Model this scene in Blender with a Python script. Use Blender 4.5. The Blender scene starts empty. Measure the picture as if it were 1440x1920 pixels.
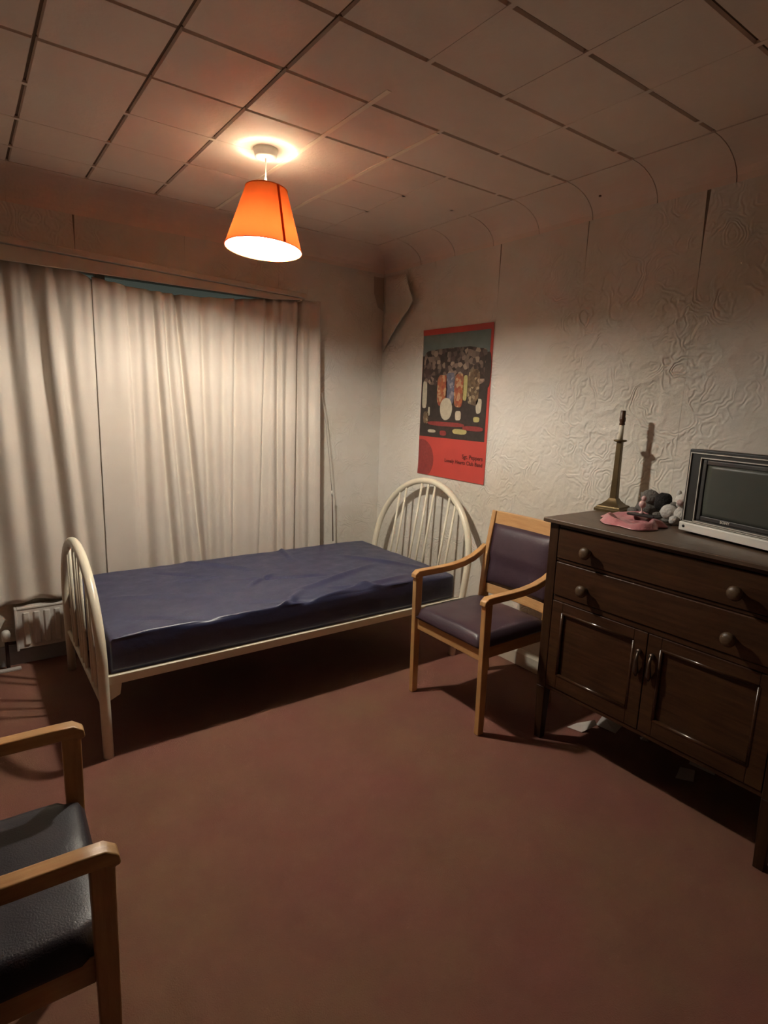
import bpy, bmesh, math, random
from mathutils import Vector, Matrix, noise
random.seed(7)
PI = math.pi
S = bpy.context.scene
COL = S.collection

# ------------------------------------------------------------------ camera
F_PX = 1090.49                      # focal length in pixels of a 1440 x 1920 frame
YAW, PITCH, ROLL = math.radians(36.161), math.radians(-10.642), math.radians(2.034)
CAM = Vector((-2.403, -3.382, 1.447))
fwd = Vector((math.sin(YAW)*math.cos(PITCH), math.cos(YAW)*math.cos(PITCH), math.sin(PITCH)))
rgt = Vector((math.cos(YAW), -math.sin(YAW), 0)); upv = rgt.cross(fwd)
r2 = rgt*math.cos(ROLL) + upv*math.sin(ROLL); u2 = upv*math.cos(ROLL) - rgt*math.sin(ROLL)
cd = bpy.data.cameras.new('camera'); cam = bpy.data.objects.new('camera', cd); COL.objects.link(cam)
cd.sensor_fit = 'VERTICAL'; cd.sensor_height = 24.0; cd.lens = 24.0*F_PX/1920
cd.clip_start = 0.02
cam.matrix_world = Matrix(((r2.x, u2.x, -fwd.x, CAM.x), (r2.y, u2.y, -fwd.y, CAM.y), (r2.z, u2.z, -fwd.z, CAM.z), (0, 0, 0, 1)))
S.camera = cam

# ------------------------------------------------------------------ world (night outside), exposure
w = bpy.data.worlds.new('night'); S.world = w; w.use_nodes = True
bgn = w.node_tree.nodes['Background']; bgn.inputs[0].default_value = (0.011, 0.012, 0.010, 1); bgn.inputs[1].default_value = 0.6
S.view_settings.view_transform = 'Standard'; S.view_settings.look = 'None'
S.view_settings.gamma = 1.0; S.view_settings.use_curve_mapping = False
S.view_settings.exposure = 2.90
BULB = 185.0                         # emission strength of the lamp bulb
BULB_COL = (1.0, 0.94, 0.82)
S.cycles.max_bounces = 12; S.cycles.diffuse_bounces = 8; S.cycles.transmission_bounces = 8
S.cycles.sample_clamp_indirect = 6.0

# ------------------------------------------------------------------ materials
def srgb(r, g, b):
    f = lambda c: (c/255/12.92) if c/255 <= .04045 else ((c/255+.055)/1.055)**2.4
    return (f(r), f(g), f(b), 1)
class NT:
    def __init__(s, name):
        s.m = bpy.data.materials.new(name); s.m.use_nodes = True; s.t = s.m.node_tree
        s.b = s.t.nodes['Principled BSDF']; s.out = s.t.nodes['Material Output']
    def n(s, typ, **kw):
        nd = s.t.nodes.new(typ)
        for k, v in kw.items():
            if k.startswith('i_'): nd.inputs[k[2:].replace('_', ' ')].default_value = v
            elif k.startswith('n_'): nd.inputs[int(k[2:])].default_value = v
            else: setattr(nd, k, v)
        return nd
    def l(s, a, b): s.t.links.new(a, b)
    def math(s, op, a, b=None, clamp=False):
        nd = s.n('ShaderNodeMath', operation=op, use_clamp=clamp)
        for i, v in enumerate((a, b)):
            if v is None: continue
            if isinstance(v, (int, float)): nd.inputs[i].default_value = v
            else: s.l(v, nd.inputs[i])
        return nd.outputs[0]
    def mix(s, f, a, b):
        nd = s.n('ShaderNodeMix', data_type='RGBA')
        for i, v in ((0, f), (6, a), (7, b)):
            if isinstance(v, (int, float, tuple)): nd.inputs[i].default_value = v
            else: s.l(v, nd.inputs[i])
        return nd.outputs[2]
    def ramp(s, f, pts):
        nd = s.n('ShaderNodeValToRGB'); e = nd.color_ramp.elements
        while len(e) < len(pts): e.new(.5)
        for q, (p, c) in zip(e, pts): q.position = p; q.color = c if isinstance(c, tuple) else (c, c, c, 1)
        s.l(f, nd.inputs[0]); return nd.outputs[0]
    def coord(s, which='Object', scale=(1, 1, 1)):
        if which == 'Pos': o = s.n('ShaderNodeNewGeometry').outputs['Position']
        else: o = s.n('ShaderNodeTexCoord').outputs[which]
        mp = s.n('ShaderNodeMapping'); mp.inputs['Scale'].default_value = scale; s.l(o, mp.inputs[0]); return mp.outputs[0]
    def noise(s, v, scale, detail=3, rough=.55):
        nd = s.n('ShaderNodeTexNoise'); nd.inputs['Scale'].default_value = scale
        nd.inputs['Detail'].default_value = detail; nd.inputs['Roughness'].default_value = rough
        if v is not None: s.l(v, nd.inputs['Vector'])
        return nd
    def bump(s, h, dist, strength=1.0):
        nd = s.n('ShaderNodeBump'); nd.inputs['Strength'].default_value = strength; nd.inputs['Distance'].default_value = dist
        s.l(h, nd.inputs['Height']); s.l(nd.outputs[0], s.b.inputs['Normal']); return nd

def simple(name, col, rough=.5, metal=0, var=.12, scale=12, bump=0, bscale=80, spec=.5, coat=0, which='Object'):
    k = NT(name); v = k.coord(which); nz = k.noise(v, scale)
    dk = tuple(c*(1-var) for c in col[:3])+(1,); lt = tuple(min(1, c*(1+var)) for c in col[:3])+(1,)
    k.l(k.mix(nz.outputs[0], dk, lt), k.b.inputs['Base Color'])
    k.b.inputs['Roughness'].default_value = rough; k.b.inputs['Metallic'].default_value = metal
    k.b.inputs['Specular IOR Level'].default_value = spec; k.b.inputs['Coat Weight'].default_value = coat
    if bump: k.bump(k.noise(v, bscale).outputs[0], bump)
    return k.m
def wood(name, a, b, rough=.4, axis=0, scale=9, spec=.5):
    k = NT(name); sc = [scale]*3; sc[axis] = scale*.07
    v = k.coord('Object', tuple(sc)); nz = k.noise(v, 6, 6, .65)
    c = k.ramp(nz.outputs[0], [(.3, a), (.7, b)])
    k.l(c, k.b.inputs['Base Color']); k.b.inputs['Roughness'].default_value = rough; k.b.inputs['Specular IOR Level'].default_value = spec
    k.bump(nz.outputs[0], .0008)
    return k.m

def wallpaper(name, col, relief=1.0):
    """painted embossed paper: swirling fans in relief"""
    k = NT(name); pos = k.coord('Pos')
    warp = k.noise(pos, 4.5, 3)
    vm = k.n('ShaderNodeVectorMath', operation='SCALE'); vm.inputs['Scale'].default_value = .30
    sub = k.n('ShaderNodeVectorMath', operation='SUBTRACT'); sub.inputs[1].default_value = (.5, .5, .5)
    k.l(warp.outputs[1], sub.inputs[0]); k.l(sub.outputs[0], vm.inputs[0])
    ad = k.n('ShaderNodeVectorMath', operation='ADD'); k.l(pos, ad.inputs[0]); k.l(vm.outputs[0], ad.inputs[1])
    vo = k.n('ShaderNodeTexVoronoi', feature='F1'); vo.inputs['Scale'].default_value = 6.0; k.l(ad.outputs[0], vo.inputs['Vector'])
    ve = k.n('ShaderNodeTexVoronoi', feature='DISTANCE_TO_EDGE'); ve.inputs['Scale'].default_value = 6.0; k.l(ad.outputs[0], ve.inputs['Vector'])
    rings = k.math('SINE', k.math('MULTIPLY', vo.outputs['Distance'], 50.0))
    msk = k.ramp(k.noise(pos, 5.5, 2).outputs[0], [(.42, 0.0), (.56, 1.0)])
    r_ = k.math('MULTIPLY', rings, msk)
    edge = k.ramp(ve.outputs['Distance'], [(0.0, 1.0), (.16, 0.0)])
    fine = k.noise(pos, 42, 4).outputs[0]
    mid = k.noise(ad.outputs[0], 13, 4).outputs[0]
    h = k.math('ADD', k.math('MULTIPLY', r_, .26), k.math('ADD', k.math('MULTIPLY', edge, .55), k.math('ADD', k.math('MULTIPLY', fine, .5), k.math('MULTIPLY', mid, 1.0))))
    # relief is boosted around one spot to imitate grazing lamplight there
    dv = k.n('ShaderNodeVectorMath', operation='DISTANCE'); dv.inputs[1].default_value = (.09, -1.80, 1.66); k.l(pos, dv.inputs[0])
    crisp = k.ramp(dv.outputs['Value'], [(.12, 1.0), (.52, .40)])
    k.bump(k.math('MULTIPLY', h, crisp), .0072*relief)
    stain = k.noise(pos, 1.7, 4).outputs[0]
    k.l(k.mix(k.ramp(stain, [(.35, 0.0), (.72, 1.0)]), col, tuple(c*f for c, f in zip(col[:3], (.86, .82, .74)))+(1,)), k.b.inputs['Base Color'])
    k.b.inputs['Roughness'].default_value = .55; k.b.inputs['Specular IOR Level'].default_value = .35
    return k.m

def carpet_mat():
    k = NT('carpet'); pos = k.coord('Pos')
    big = k.noise(pos, 1.3, 4, .6).outputs[0]; mid = k.noise(pos, 6, 4, .65).outputs[0]; pile = k.noise(pos, 260, 2).outputs[0]
    c = k.mix(k.ramp(big, [(.38, 0.0), (.62, 1.0)]), (.235, .099, .077, 1), (.225, .126, .076, 1))
    c = k.mix(k.ramp(mid, [(.40, 0.0), (.75, .55)]), c, (.20, .082, .066, 1))
    c = k.mix(k.math('MULTIPLY', pile, .45), c, (.17, .08, .062, 1))
    k.l(c, k.b.inputs['Base Color']); k.b.inputs['Roughness'].default_value = .95; k.b.inputs['Specular IOR Level'].default_value = .1
    k.bump(k.math('ADD', pile, k.math('MULTIPLY', mid, .5)), .0016)
    return k.m

def tile_mat():
    k = NT('ceiling_tile_paint'); pos = k.coord('Pos')
    a = k.noise(pos, 2.0, 4).outputs[0]; b = k.noise(pos, 60, 3).outputs[0]
    c = k.mix(k.ramp(a, [(.35, 0.0), (.7, 1.0)]), (.80, .68, .58, 1), (.74, .60, .50, 1))
    k.l(c, k.b.inputs['Base Color']); k.b.inputs['Roughness'].default_value = .5; k.b.inputs['Specular IOR Level'].default_value = .4
    k.bump(b, .0012); return k.m

M = {}
M['paper'] = wallpaper('embossed_wallpaper', (.76, .725, .66, 1))
M['paper_back'] = wallpaper('wallpaper_window_wall', (.72, .69, .63, 1), .8)
M['dim_wall'] = simple('brown_wall_paint', (.10, .062, .045, 1), .7, which='Pos')
M['plaster'] = simple('bare_plaster', (.20, .16, .12, 1), .9, bump=.002, which='Pos')
M['carpet'] = carpet_mat()
M['tile'] = tile_mat()
M['slab'] = simple('dark_ceiling_void', (.16, .10, .065, 1), .9)
M['filler'] = simple('pale_joint_filler', (.90, .80, .64, 1), .5)
M['skirt'] = simple('cream_gloss_paint', (.62, .55, .44, 1), .35, bump=.0005)
M['skirt_grey'] = simple('grey_blue_gloss_paint', (.33, .34, .36, 1), .4, bump=.0005)
M['pelmet'] = simple('cream_pelmet_paint', (.60, .52, .42, 1), .45, bump=.0008)
def cloth_mat():
    k = NT('curtain_cloth'); v = k.coord('Object')
    nz = k.noise(v, 2.2, 4).outputs[0]; wv = k.noise(k.coord('Object', (260, 260, 260)), 1.0, 1).outputs[0]
    k.l(k.mix(nz, (.66, .595, .52, 1), (.58, .515, .44, 1)), k.b.inputs['Base Color'])
    k.b.inputs['Roughness'].default_value = .85; k.b.inputs['Specular IOR Level'].default_value = .15; k.b.inputs['Sheen Weight'].default_value = .15
    k.bump(wv, .0006, .6); return k.m
M['curtain'] = cloth_mat()
M['bedmetal'] = simple('cream_enamel_tube', (.86, .79, .62, 1), .28, var=.05)
def pvc():
    k = NT('navy_pvc'); v = k.coord('Object'); a = k.noise(v, 3, 4).outputs[0]; b = k.noise(v, 14, 4).outputs[0]
    k.l(k.mix(a, (.020, .024, .070, 1), (.034, .039, .098, 1)), k.b.inputs['Base Color'])
    k.l(k.ramp(b, [(.3, .34), (.7, .48)]), k.b.inputs['Roughness']); k.b.inputs['Specular IOR Level'].default_value = .8
    k.bump(b, .003); return k.m
M['pvc'] = pvc()
M['beech'] = wood('beech', (.52, .275, .105, 1), (.64, .37, .16, 1), .38, axis=2, scale=14)
M['beech_x'] = wood('beech_long', (.52, .275, .105, 1), (.64, .37, .16, 1), .34, axis=0, scale=14)
M['beech_y'] = wood('beech_cross', (.52, .275, .105, 1), (.64, .37, .16, 1), .38, axis=1, scale=14)
M['vinyl'] = simple('aubergine_vinyl', (.062, .036, .050, 1), .36, var=.15, bump=.0006, bscale=300)
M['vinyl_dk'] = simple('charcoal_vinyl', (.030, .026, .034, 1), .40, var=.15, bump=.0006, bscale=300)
M['oak'] = wood('dark_stained_oak', (.034, .0135, .006, 1), (.072, .030, .0125, 1), .42, axis=1, scale=10, spec=.3)
M['oak_gloss'] = wood('glossy_oak_moulding', (.04, .017, .008, 1), (.075, .032, .014, 1), .2, axis=1, scale=10, spec=.7)
M['oak_v'] = wood('dark_stained_oak_upright', (.028, .0115, .0055, 1), (.058, .025, .011, 1), .40, axis=2, scale=10, spec=.28)
M['oak_top'] = wood('worn_oak_top', (.075, .045, .027, 1), (.125, .078, .048, 1), .45, axis=1, scale=10)
M['knobwood'] = wood('worn_knob_wood', (.07, .038, .018, 1), (.125, .073, .036, 1), .45, axis=0)
M['brass'] = simple('tarnished_brass', (.165, .115, .055, 1), .42, metal=.75, var=.3, bump=.0005)
M['candle'] = simple('ivory_candle_sleeve', (.72, .66, .54, 1), .45, var=.04)
M['bakelite'] = simple('brown_bakelite', (.10, .045, .022, 1), .3, var=.2)
M['tvbrown'] = simple('brown_tv_cabinet', (.075, .05, .03, 1), .45, var=.15)
M['tvblack'] = simple('black_tv_plastic', (.010, .010, .010, 1), .45, var=.1)
M['tvgrey'] = simple('charcoal_tv_plastic', (.035, .033, .034, 1), .4, var=.1)
M['silver'] = simple('silver_trim', (.72, .68, .62, 1), .35, metal=.55, var=.05)
M['silver_strip'] = simple('pale_silver_strip', (.80, .77, .71, 1), .42, metal=.1, var=.04)
M['screen'] = simple('dead_tube_glass', (.066, .070, .060, 1), .38, var=.05, spec=.22)
M['plug'] = simple('white_plastic', (.78, .74, .66, 1), .4, var=.04)
M['fur_grey'] = simple('grey_plush', (.15, .135, .12, 1), .95, var=.35, scale=40, bump=.006, bscale=120)
M['fur_black'] = simple('black_plush', (.014, .012, .012, 1), .95, var=.35, bump=.006, bscale=120)
M['fur_white'] = simple('white_plush', (.58, .55, .51, 1), .95, var=.12, scale=30, bump=.005, bscale=110)
M['fur_pink'] = simple('pale_pink_plush', (.50, .36, .33, 1), .95, var=.15, bump=.004, bscale=110)
M['figpink'] = simple('pink_glaze', (.70, .46, .44, 1), .35, var=.15)
M['bagpink'] = simple('pink_polythene', (.60, .245, .26, 1), .28, var=.15, scale=22, bump=.004, bscale=38)
M['wallet'] = simple('black_leatherette', (.022, .018, .018, 1), .4)
M['rad'] = simple('white_radiator_enamel', (.64, .59, .54, 1), .35, var=.06)
M['pipe'] = simple('grimy_copper_pipe', (.06, .035, .03, 1), .5, metal=.5, var=.3)
M['scrap'] = simple('dirty_paper', (.52, .46, .42, 1), .8, var=.15)
M['wframe'] = simple('window_frame_paint', (.42, .40, .36, 1), .4)
M['cordm'] = simple('grubby_cord', (.36, .31, .26, 1), .8)
M['brownmetal'] = simple('old_bronze', (.13, .10, .08, 1), .35, metal=.8, var=.3)
def glass():
    k = NT('night_window_glass'); k.b.inputs['Base Color'].default_value = (.9, .95, .93, 1); k.b.inputs['Transmission Weight'].default_value = 1
    k.b.inputs['Roughness'].default_value = .02; k.b.inputs['IOR'].default_value = 1.45; return k.m
M['glass'] = glass()
def shade_mat(name, dif, tr, fac):
    k = NT(name); k.t.nodes.remove(k.b)
    d = k.n('ShaderNodeBsdfDiffuse'); d.inputs[0].default_value = dif
    t = k.n('ShaderNodeBsdfTranslucent'); t.inputs[0].default_value = tr
    mx = k.n('ShaderNodeMixShader'); mx.inputs[0].default_value = fac
    k.l(d.outputs[0], mx.inputs[1]); k.l(t.outputs[0], mx.inputs[2]); k.l(mx.outputs[0], k.out.inputs[0]); return k.m
M['shade'] = shade_mat('orange_shade_fabric', (.72, .21, .045, 1), (.85, .20, .05, 1), .165)
M['liner'] = shade_mat('white_shade_liner', (.90, .84, .74, 1), (.90, .84, .72, 1), .12)
M['shade_seam'] = shade_mat('dark_orange_seam', (.50, .07, .02, 1), (.45, .06, .02, 1), .22)
def bulb():
    k = NT('lit_bulb'); k.t.nodes.remove(k.b); e = k.n('ShaderNodeEmission'); e.inputs[0].default_value = BULB_COL+(1,); e.inputs[1].default_value = BULB
    k.l(e.outputs[0], k.out.inputs[0]); return k.m
M['bulb'] = bulb()
M['poster_red'] = simple('red_poster_ink', (.52, .062, .048, 1), .42, var=.08, scale=8)
M['poster_dkred'] = simple('dark_red_poster_ink', (.27, .040, .036, 1), .45, var=.35, scale=60)
M['poster_sky'] = simple('grey_green_poster_ink', (.155, .200, .190, 1), .42, var=.2, scale=14)
M['poster_dark'] = simple('blackish_poster_ink', (.040, .029, .025, 1), .42, var=.6, scale=30)
M['ink'] = simple('dark_caption_ink', (.10, .018, .016, 1), .5)
def mottle(name, pts, scale):
    k = NT(name); v = k.coord('Object'); vo = k.n('ShaderNodeTexVoronoi'); vo.inputs['Scale'].default_value = scale; k.l(v, vo.inputs['Vector'])
    sp = k.n('ShaderNodeSeparateColor'); k.l(vo.outputs['Color'], sp.inputs[0])
    c = k.ramp(sp.outputs[0], pts); k.l(c, k.b.inputs['Base Color']); k.b.inputs['Roughness'].default_value = .42; return k.m
M['poster_mottle'] = mottle('mottled_poster_print', [(0, (.03, .02, .018, 1)), (.35, (.06, .04, .035, 1)), (.5, (.12, .085, .07, 1)), (.65, (.26, .19, .15, 1)), (.8, (.05, .03, .03, 1)), (.95, (.36, .27, .2, 1))], 38)
M['poster_or'] = mottle('orange_poster_print', [(0, (.30, .06, .04, 1)), (.35, (.42, .13, .05, 1)), (.6, (.26, .09, .05, 1)), (.8, (.50, .30, .16, 1))], 60)
M['poster_bl'] = mottle('slate_poster_print', [(0, (.08, .08, .12, 1)), (.4, (.16, .16, .22, 1)), (.7, (.11, .11, .15, 1)), (.9, (.30, .28, .30, 1))], 60)
M['poster_cr'] = simple('cream_poster_ink', (.52, .46, .34, 1), .42, var=.3, scale=50)
M['poster_tan'] = mottle('tan_poster_print', [(0, (.10, .06, .03, 1)), (.4, (.22, .14, .08, 1)), (.7, (.08, .05, .03, 1)), (.9, (.38, .29, .18, 1))], 55)
M['poster_yel'] = simple('yellow_poster_ink', (.46, .40, .16, 1), .42, var=.3, scale=50)

# ------------------------------------------------------------------ mesh helpers
def box(bm, lo, hi, taper=None, rot=None, about=None):
    x0, y0, z0 = lo; x1, y1, z1 = hi
    v = [bm.verts.new(c) for c in ((x0, y0, z0), (x1, y0, z0), (x1, y1, z0), (x0, y1, z0), (x0, y0, z1), (x1, y0, z1), (x1, y1, z1), (x0, y1, z1))]
    for f in ((3, 2, 1, 0), (4, 5, 6, 7), (0, 1, 5, 4), (1, 2, 6, 5), (2, 3, 7, 6), (3, 0, 4, 7)): bm.faces.new([v[i] for i in f])
    return v
def hexa(bm, pts):
    """8 points: bottom quad then top quad"""
    v = [bm.verts.new(c) for c in pts]
    for f in ((3, 2, 1, 0), (4, 5, 6, 7), (0, 1, 5, 4), (1, 2, 6, 5), (2, 3, 7, 6), (3, 0, 4, 7)): bm.faces.new([v[i] for i in f])
    return v
def prism(bm, poly, axis, a, b):
    """extrude a 2-D polygon along an axis from a to b"""
    def P(p, t):
        q = list(p); q.insert(axis, t); return q
    A = [bm.verts.new(P(p, a)) for p in poly]; B = [bm.verts.new(P(p, b)) for p in poly]; n = len(poly)
    bm.faces.new(A[::-1]); bm.faces.new(B)
    for i in range(n): bm.faces.new((A[i], A[(i+1) % n], B[(i+1) % n], B[i]))
def tube(bm, pts, r, n=10, caps=True):
    pts = [Vector(p) for p in pts]; rings = []; ref = None
    for i, p in enumerate(pts):
        d = (pts[min(i+1, len(pts)-1)]-pts[max(i-1, 0)]).normalized()
        if ref is None: ref = Vector((0, 0, 1)) if abs(d.z) < .9 else Vector((1, 0, 0))
        a = (ref - d*ref.dot(d)).normalized(); ref = a; b = d.cross(a)
        rr = r[i] if isinstance(r, (list, tuple)) else r
        rings.append([bm.verts.new(p+(a*math.cos(2*PI*k/n)+b*math.sin(2*PI*k/n))*rr) for k in range(n)])
    for A, B in zip(rings, rings[1:]):
        for k in range(n): bm.faces.new((A[k], A[(k+1) % n], B[(k+1) % n], B[k]))
    if caps: bm.faces.new(rings[0][::-1]); bm.faces.new(rings[-1])
def sweep_rect(bm, pts, hw, hh, side):
    """rectangular section swept along pts; side = Vector giving the section's width direction; hw, hh may be lists"""
    pts = [Vector(p) for p in pts]; rings = []
    for i, p in enumerate(pts):
        d = (pts[min(i+1, len(pts)-1)]-pts[max(i-1, 0)]).normalized(); s = side; u = d.cross(s).normalized()
        a = hw[i] if isinstance(hw, (list, tuple)) else hw; b = hh[i] if isinstance(hh, (list, tuple)) else hh
        rings.append([bm.verts.new(p+s*a*sx+u*b*su) for sx, su in ((-1, -1), (1, -1), (1, 1), (-1, 1))])
    for A, B in zip(rings, rings[1:]):
        for k in range(4): bm.faces.new((A[k], A[(k+1) % 4], B[(k+1) % 4], B[k]))
    bm.faces.new(rings[0][::-1]); bm.faces.new(rings[-1])
def lathe(bm, prof, n=24, origin=(0, 0, 0), caps=True):
    o = Vector(origin); rings = []
    for r, z in prof: rings.append([bm.verts.new(o+Vector((r*math.cos(2*PI*k/n), r*math.sin(2*PI*k/n), z))) for k in range(n)])
    for A, B in zip(rings, rings[1:]):
        for k in range(n): bm.faces.new((A[k], A[(k+1) % n], B[(k+1) % n], B[k]))
    if caps: bm.faces.new(rings[0][::-1]); bm.faces.new(rings[-1])
def blob(bm, c, rad, lump=0, seed=0, sub=3):
    r = bmesh.ops.create_icosphere(bm, subdivisions=sub, radius=1)
    for v in r['verts']:
        k = 1+lump*noise.noise(v.co*2.2+Vector((seed, seed*.7, 0)))
        v.co = Vector((c[0]+v.co.x*rad[0]*k, c[1]+v.co.y*rad[1]*k, c[2]+v.co.z*rad[2]*k))
def B(): return bmesh.new()
def obj(name, bm, mat, parent=None, smooth=False, bevel=0, seg=2, sub=0, solid=0, loc=None):
    bmesh.ops.recalc_face_normals(bm, faces=bm.faces)
    me = bpy.data.meshes.new(name); bm.to_mesh(me); bm.free()
    me.materials.append(M[mat] if isinstance(mat, str) else mat)
    if smooth or bevel: me.shade_smooth()
    o = bpy.data.objects.new(name, me); COL.objects.link(o)
    if parent is not None: o.parent = parent
    if loc is not None: o.location = loc
    if solid: m = o.modifiers.new('solid', 'SOLIDIFY'); m.thickness = solid; m.offset = 0
    if bevel:
        m = o.modifiers.new('bevel', 'BEVEL'); m.width = bevel; m.segments = seg; m.limit_method = 'ANGLE'; m.angle_limit = math.radians(35); m.harden_normals = True
    if sub: m = o.modifiers.new('sub', 'SUBSURF'); m.levels = sub; m.render_levels = sub
    return o
def tag(o, label, cat, group=None):
    o['label'] = label; o['category'] = cat
    if group: o['group'] = group
    return o
def thing(name, label, cat, loc=(0, 0, 0), rotz=0, group=None):
    o = bpy.data.objects.new(name, None); COL.objects.link(o); o.empty_display_size = .1
    o.location = loc; o.rotation_euler = (0, 0, rotz); return tag(o, label, cat, group)
def struct(o): o['kind'] = 'structure'; return o
def dup(root, loc, rotz, label):
    r = root.copy(); COL.objects.link(r); r.location = loc; r.rotation_euler = (0, 0, rotz); r['label'] = label
    for ch in list(root.children):
        c = ch.copy(); COL.objects.link(c); c.parent = r
        for g in ch.children:
            d = g.copy(); COL.objects.link(d); d.parent = c
    return r
def text_mesh(s, size, name, mat, parent, mw, bold=0.0, align='LEFT'):
    cu = bpy.data.curves.new(name, 'FONT'); cu.body = s; cu.size = size; cu.extrude = .0002; cu.offset = bold; cu.align_x = align; cu.resolution_u = 3
    t = bpy.data.objects.new(name+'_c', cu); COL.objects.link(t)
    dg = bpy.context.evaluated_depsgraph_get(); me = bpy.data.meshes.new_from_object(t.evaluated_get(dg)); bpy.data.objects.remove(t); bpy.data.curves.remove(cu)
    me.name = name; me.materials.clear(); me.materials.append(M[mat]); o = bpy.data.objects.new(name, me); COL.objects.link(o); o.parent = parent; o.matrix_local = mw; return o

# ------------------------------------------------------------------ the room
WX, WY, H, ZW = .09, .12, 2.443, 2.325      # right wall, window wall, ceiling, top of the walls (cove above)
XL, YF = -3.05, -4.6                        # left wall and the wall behind the camera
# floor: carpet with low ruckles
bm = B(); nx, ny = 110, 140
ruck = [((-2.062, -2.030), (-2.045, -2.33), .010, .014), ((-1.35, -2.5), (-.9, -2.35), .004, .05), ((-1.7, -2.3), (-1.1, -2.05), .004, .05), ((-1.5, -1.5), (-.8, -1.75), .004, .06), ((-.95, -2.1), (-.55, -2.5), .004, .05), ((-1.2, -1.35), (-.75, -1.45), .003, .05)]
def segd(p, a, b):
    a, b, p = Vector(a), Vector(b), Vector(p); t = max(0, min(1, (p-a).dot(b-a)/(b-a).length_squared)); return (p-a-(b-a)*t).length, t
vs = {}
for i in range(nx+1):
    for j in range(ny+1):
        x = XL+(WX-XL)*i/nx; y = YF+(WY-YF)*j/ny; z = 0
        for a, b, h, wd in ruck:
            d, t = segd((x, y), a, b); z += h*math.exp(-(d/wd)**2)*math.sin(PI*min(1, max(0, t*.9+.05)))
        vs[i, j] = bm.verts.new((x, y, z))
for i in range(nx):
    for j in range(ny): bm.faces.new((vs[i, j], vs[i+1, j], vs[i+1, j+1], vs[i, j+1]))
r = bmesh.ops.extrude_face_region(bm, geom=bm.faces[:])
for v in r['geom']:
    if isinstance(v, bmesh.types.BMVert): v.co.z = -.03
floor = struct(obj('floor', bm, 'carpet', smooth=True))

# right wall: plaster with strips of embossed paper
bm = B(); box(bm, (WX+.002, YF-.1, 0), (WX+.12, WY+.1, H+.1)); wr = struct(obj('wall_right', bm, 'plaster'))
def strip_right(y0, y1, g0, g1, k0, k1):
    """paper from y0 (nearer the window) to y1; g0, g1 gaps at the top edge, closing at height k"""
    bm = B(); P = [(y0, 0.0), (y1, 0.0), (y1, k1), (y1+g1*.35, (k1+ZW)/2), (y1+g1, ZW), (y0-g0, ZW), (y0-g0*.35, (k0+ZW)/2), (y0, k0)]
    prism(bm, P, 0, WX, WX+.0025); obj('wallpaper_strip', bm, 'paper', wr)
ys = [WY, -.420, -.975, -1.533, -2.085, -2.64, -3.19, -3.75, -4.30, YF]
gp = [0, .0005, .004, .002, .0075, .002, .003, 0, 0, 0]; kz = [2.2, 2.2, 1.98, 2.0, 1.97, 2.0, 2.0, 2.2, 2.2, 2.2]
for a in range(9): strip_right(ys[a]-.0004, ys[a+1]+.0004, gp[a], gp[a+1], kz[a], kz[a+1])

# window wall with an opening behind the curtain
W0, W1, WZ0, WZ1 = -2.75, -.72, .95, 2.10
bm = B()
for lo, hi in (((XL-.1, WY+.002, 0), (W0, WY+.12, H+.1)), ((W1, WY+.002, 0), (WX+.1, WY+.12, H+.1)), ((W0, WY+.002, 0), (W1, WY+.12, WZ0)), ((W0, WY+.002, WZ1), (W1, WY+.12, H+.1))): box(bm, lo, hi)
wb = struct(obj('wall_back', bm, 'plaster'))
def strip_back(x0, x1, z0, z1, g0=0, g1=0):
    bm = B(); prism(bm, [(x0, z0), (x1, z0), (x1-g1*.6, z1-.07), (x1-g1, z1), (x0+g0, z1), (x0+g0*.6, z1-.07)], 1, WY, WY+.0025); obj('wallpaper_strip', bm, 'paper_back', wb)
strip_back(W1+.001, -.19, 0, ZW); strip_back(-.19, WX, 0, ZW)
for a, b, g0, g1 in ((XL, -2.41, 0, .001), (-2.41, -1.853, .001, .005), (-1.853, -1.297, .005, .001), (-1.297, W1, .001, 0)):
    strip_back(a, b, WZ1, ZW, g0, g1); strip_back(max(a, XL), b, 0, WZ0)
# dingy patch where paper has come away near the corner
bm = B(); prism(bm, [(WX-.004, 2.30), (WX-.004, 2.08), (WX-.05, 2.10), (WX-.085, 2.19), (WX-.09, 2.30)], 1, WY-.001, WY)
obj('bare_patch', bm, simple('grey_bare_plaster', (.42, .37, .30, 1), .9, which='Pos'), wb)['label'] = 'bare greyish patch of wall at the top of the corner'
# peeled flap of paper at the corner
bm = B(); n = 10; g = {}
top = [(WY-.002, ZW-.01), (.0, 2.31), (-.165, 2.285)]
tipz = 2.09
edge = lambda t: Vector((-.165, 2.285)).lerp(Vector((-.300, tipz)), t/.42) if t < .42 else Vector((-.300, tipz)).lerp(Vector((WY-.02, 1.80)), (t-.42)/.58)
for i in range(n+1):
    t = i/n; e = edge(t); r_ = Vector((WY-.003, 2.31)).lerp(Vector((WY-.003, 1.81)), t)
    for j in range(n+1):
        s = j/n; p = r_.lerp(e, s); lift = .004+.060*(s**2.0)*(math.sin(PI*min(1, t*.8+.15)))
        g[i, j] = bm.verts.new((WX-lift, p.x, p.y))
for i in range(n):
    for j in range(n): bm.faces.new((g[i, j], g[i+1, j], g[i+1, j+1], g[i, j+1]))
obj('peeled_wallpaper', bm, 'paper', wr, smooth=True, solid=.002)['label'] = 'flap of wallpaper peeling away from the corner'
# the walls out of view
bm = B(); box(bm, (XL-.12, YF-.1, 0), (XL, WY+.1, H+.1)); struct(obj('wall_left', bm, 'dim_wall'))
bm = B(); box(bm, (XL-.1, YF-.12, 0), (WX+.1, YF, H+.1)); struct(obj('wall_front', bm, 'dim_wall'))
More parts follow.
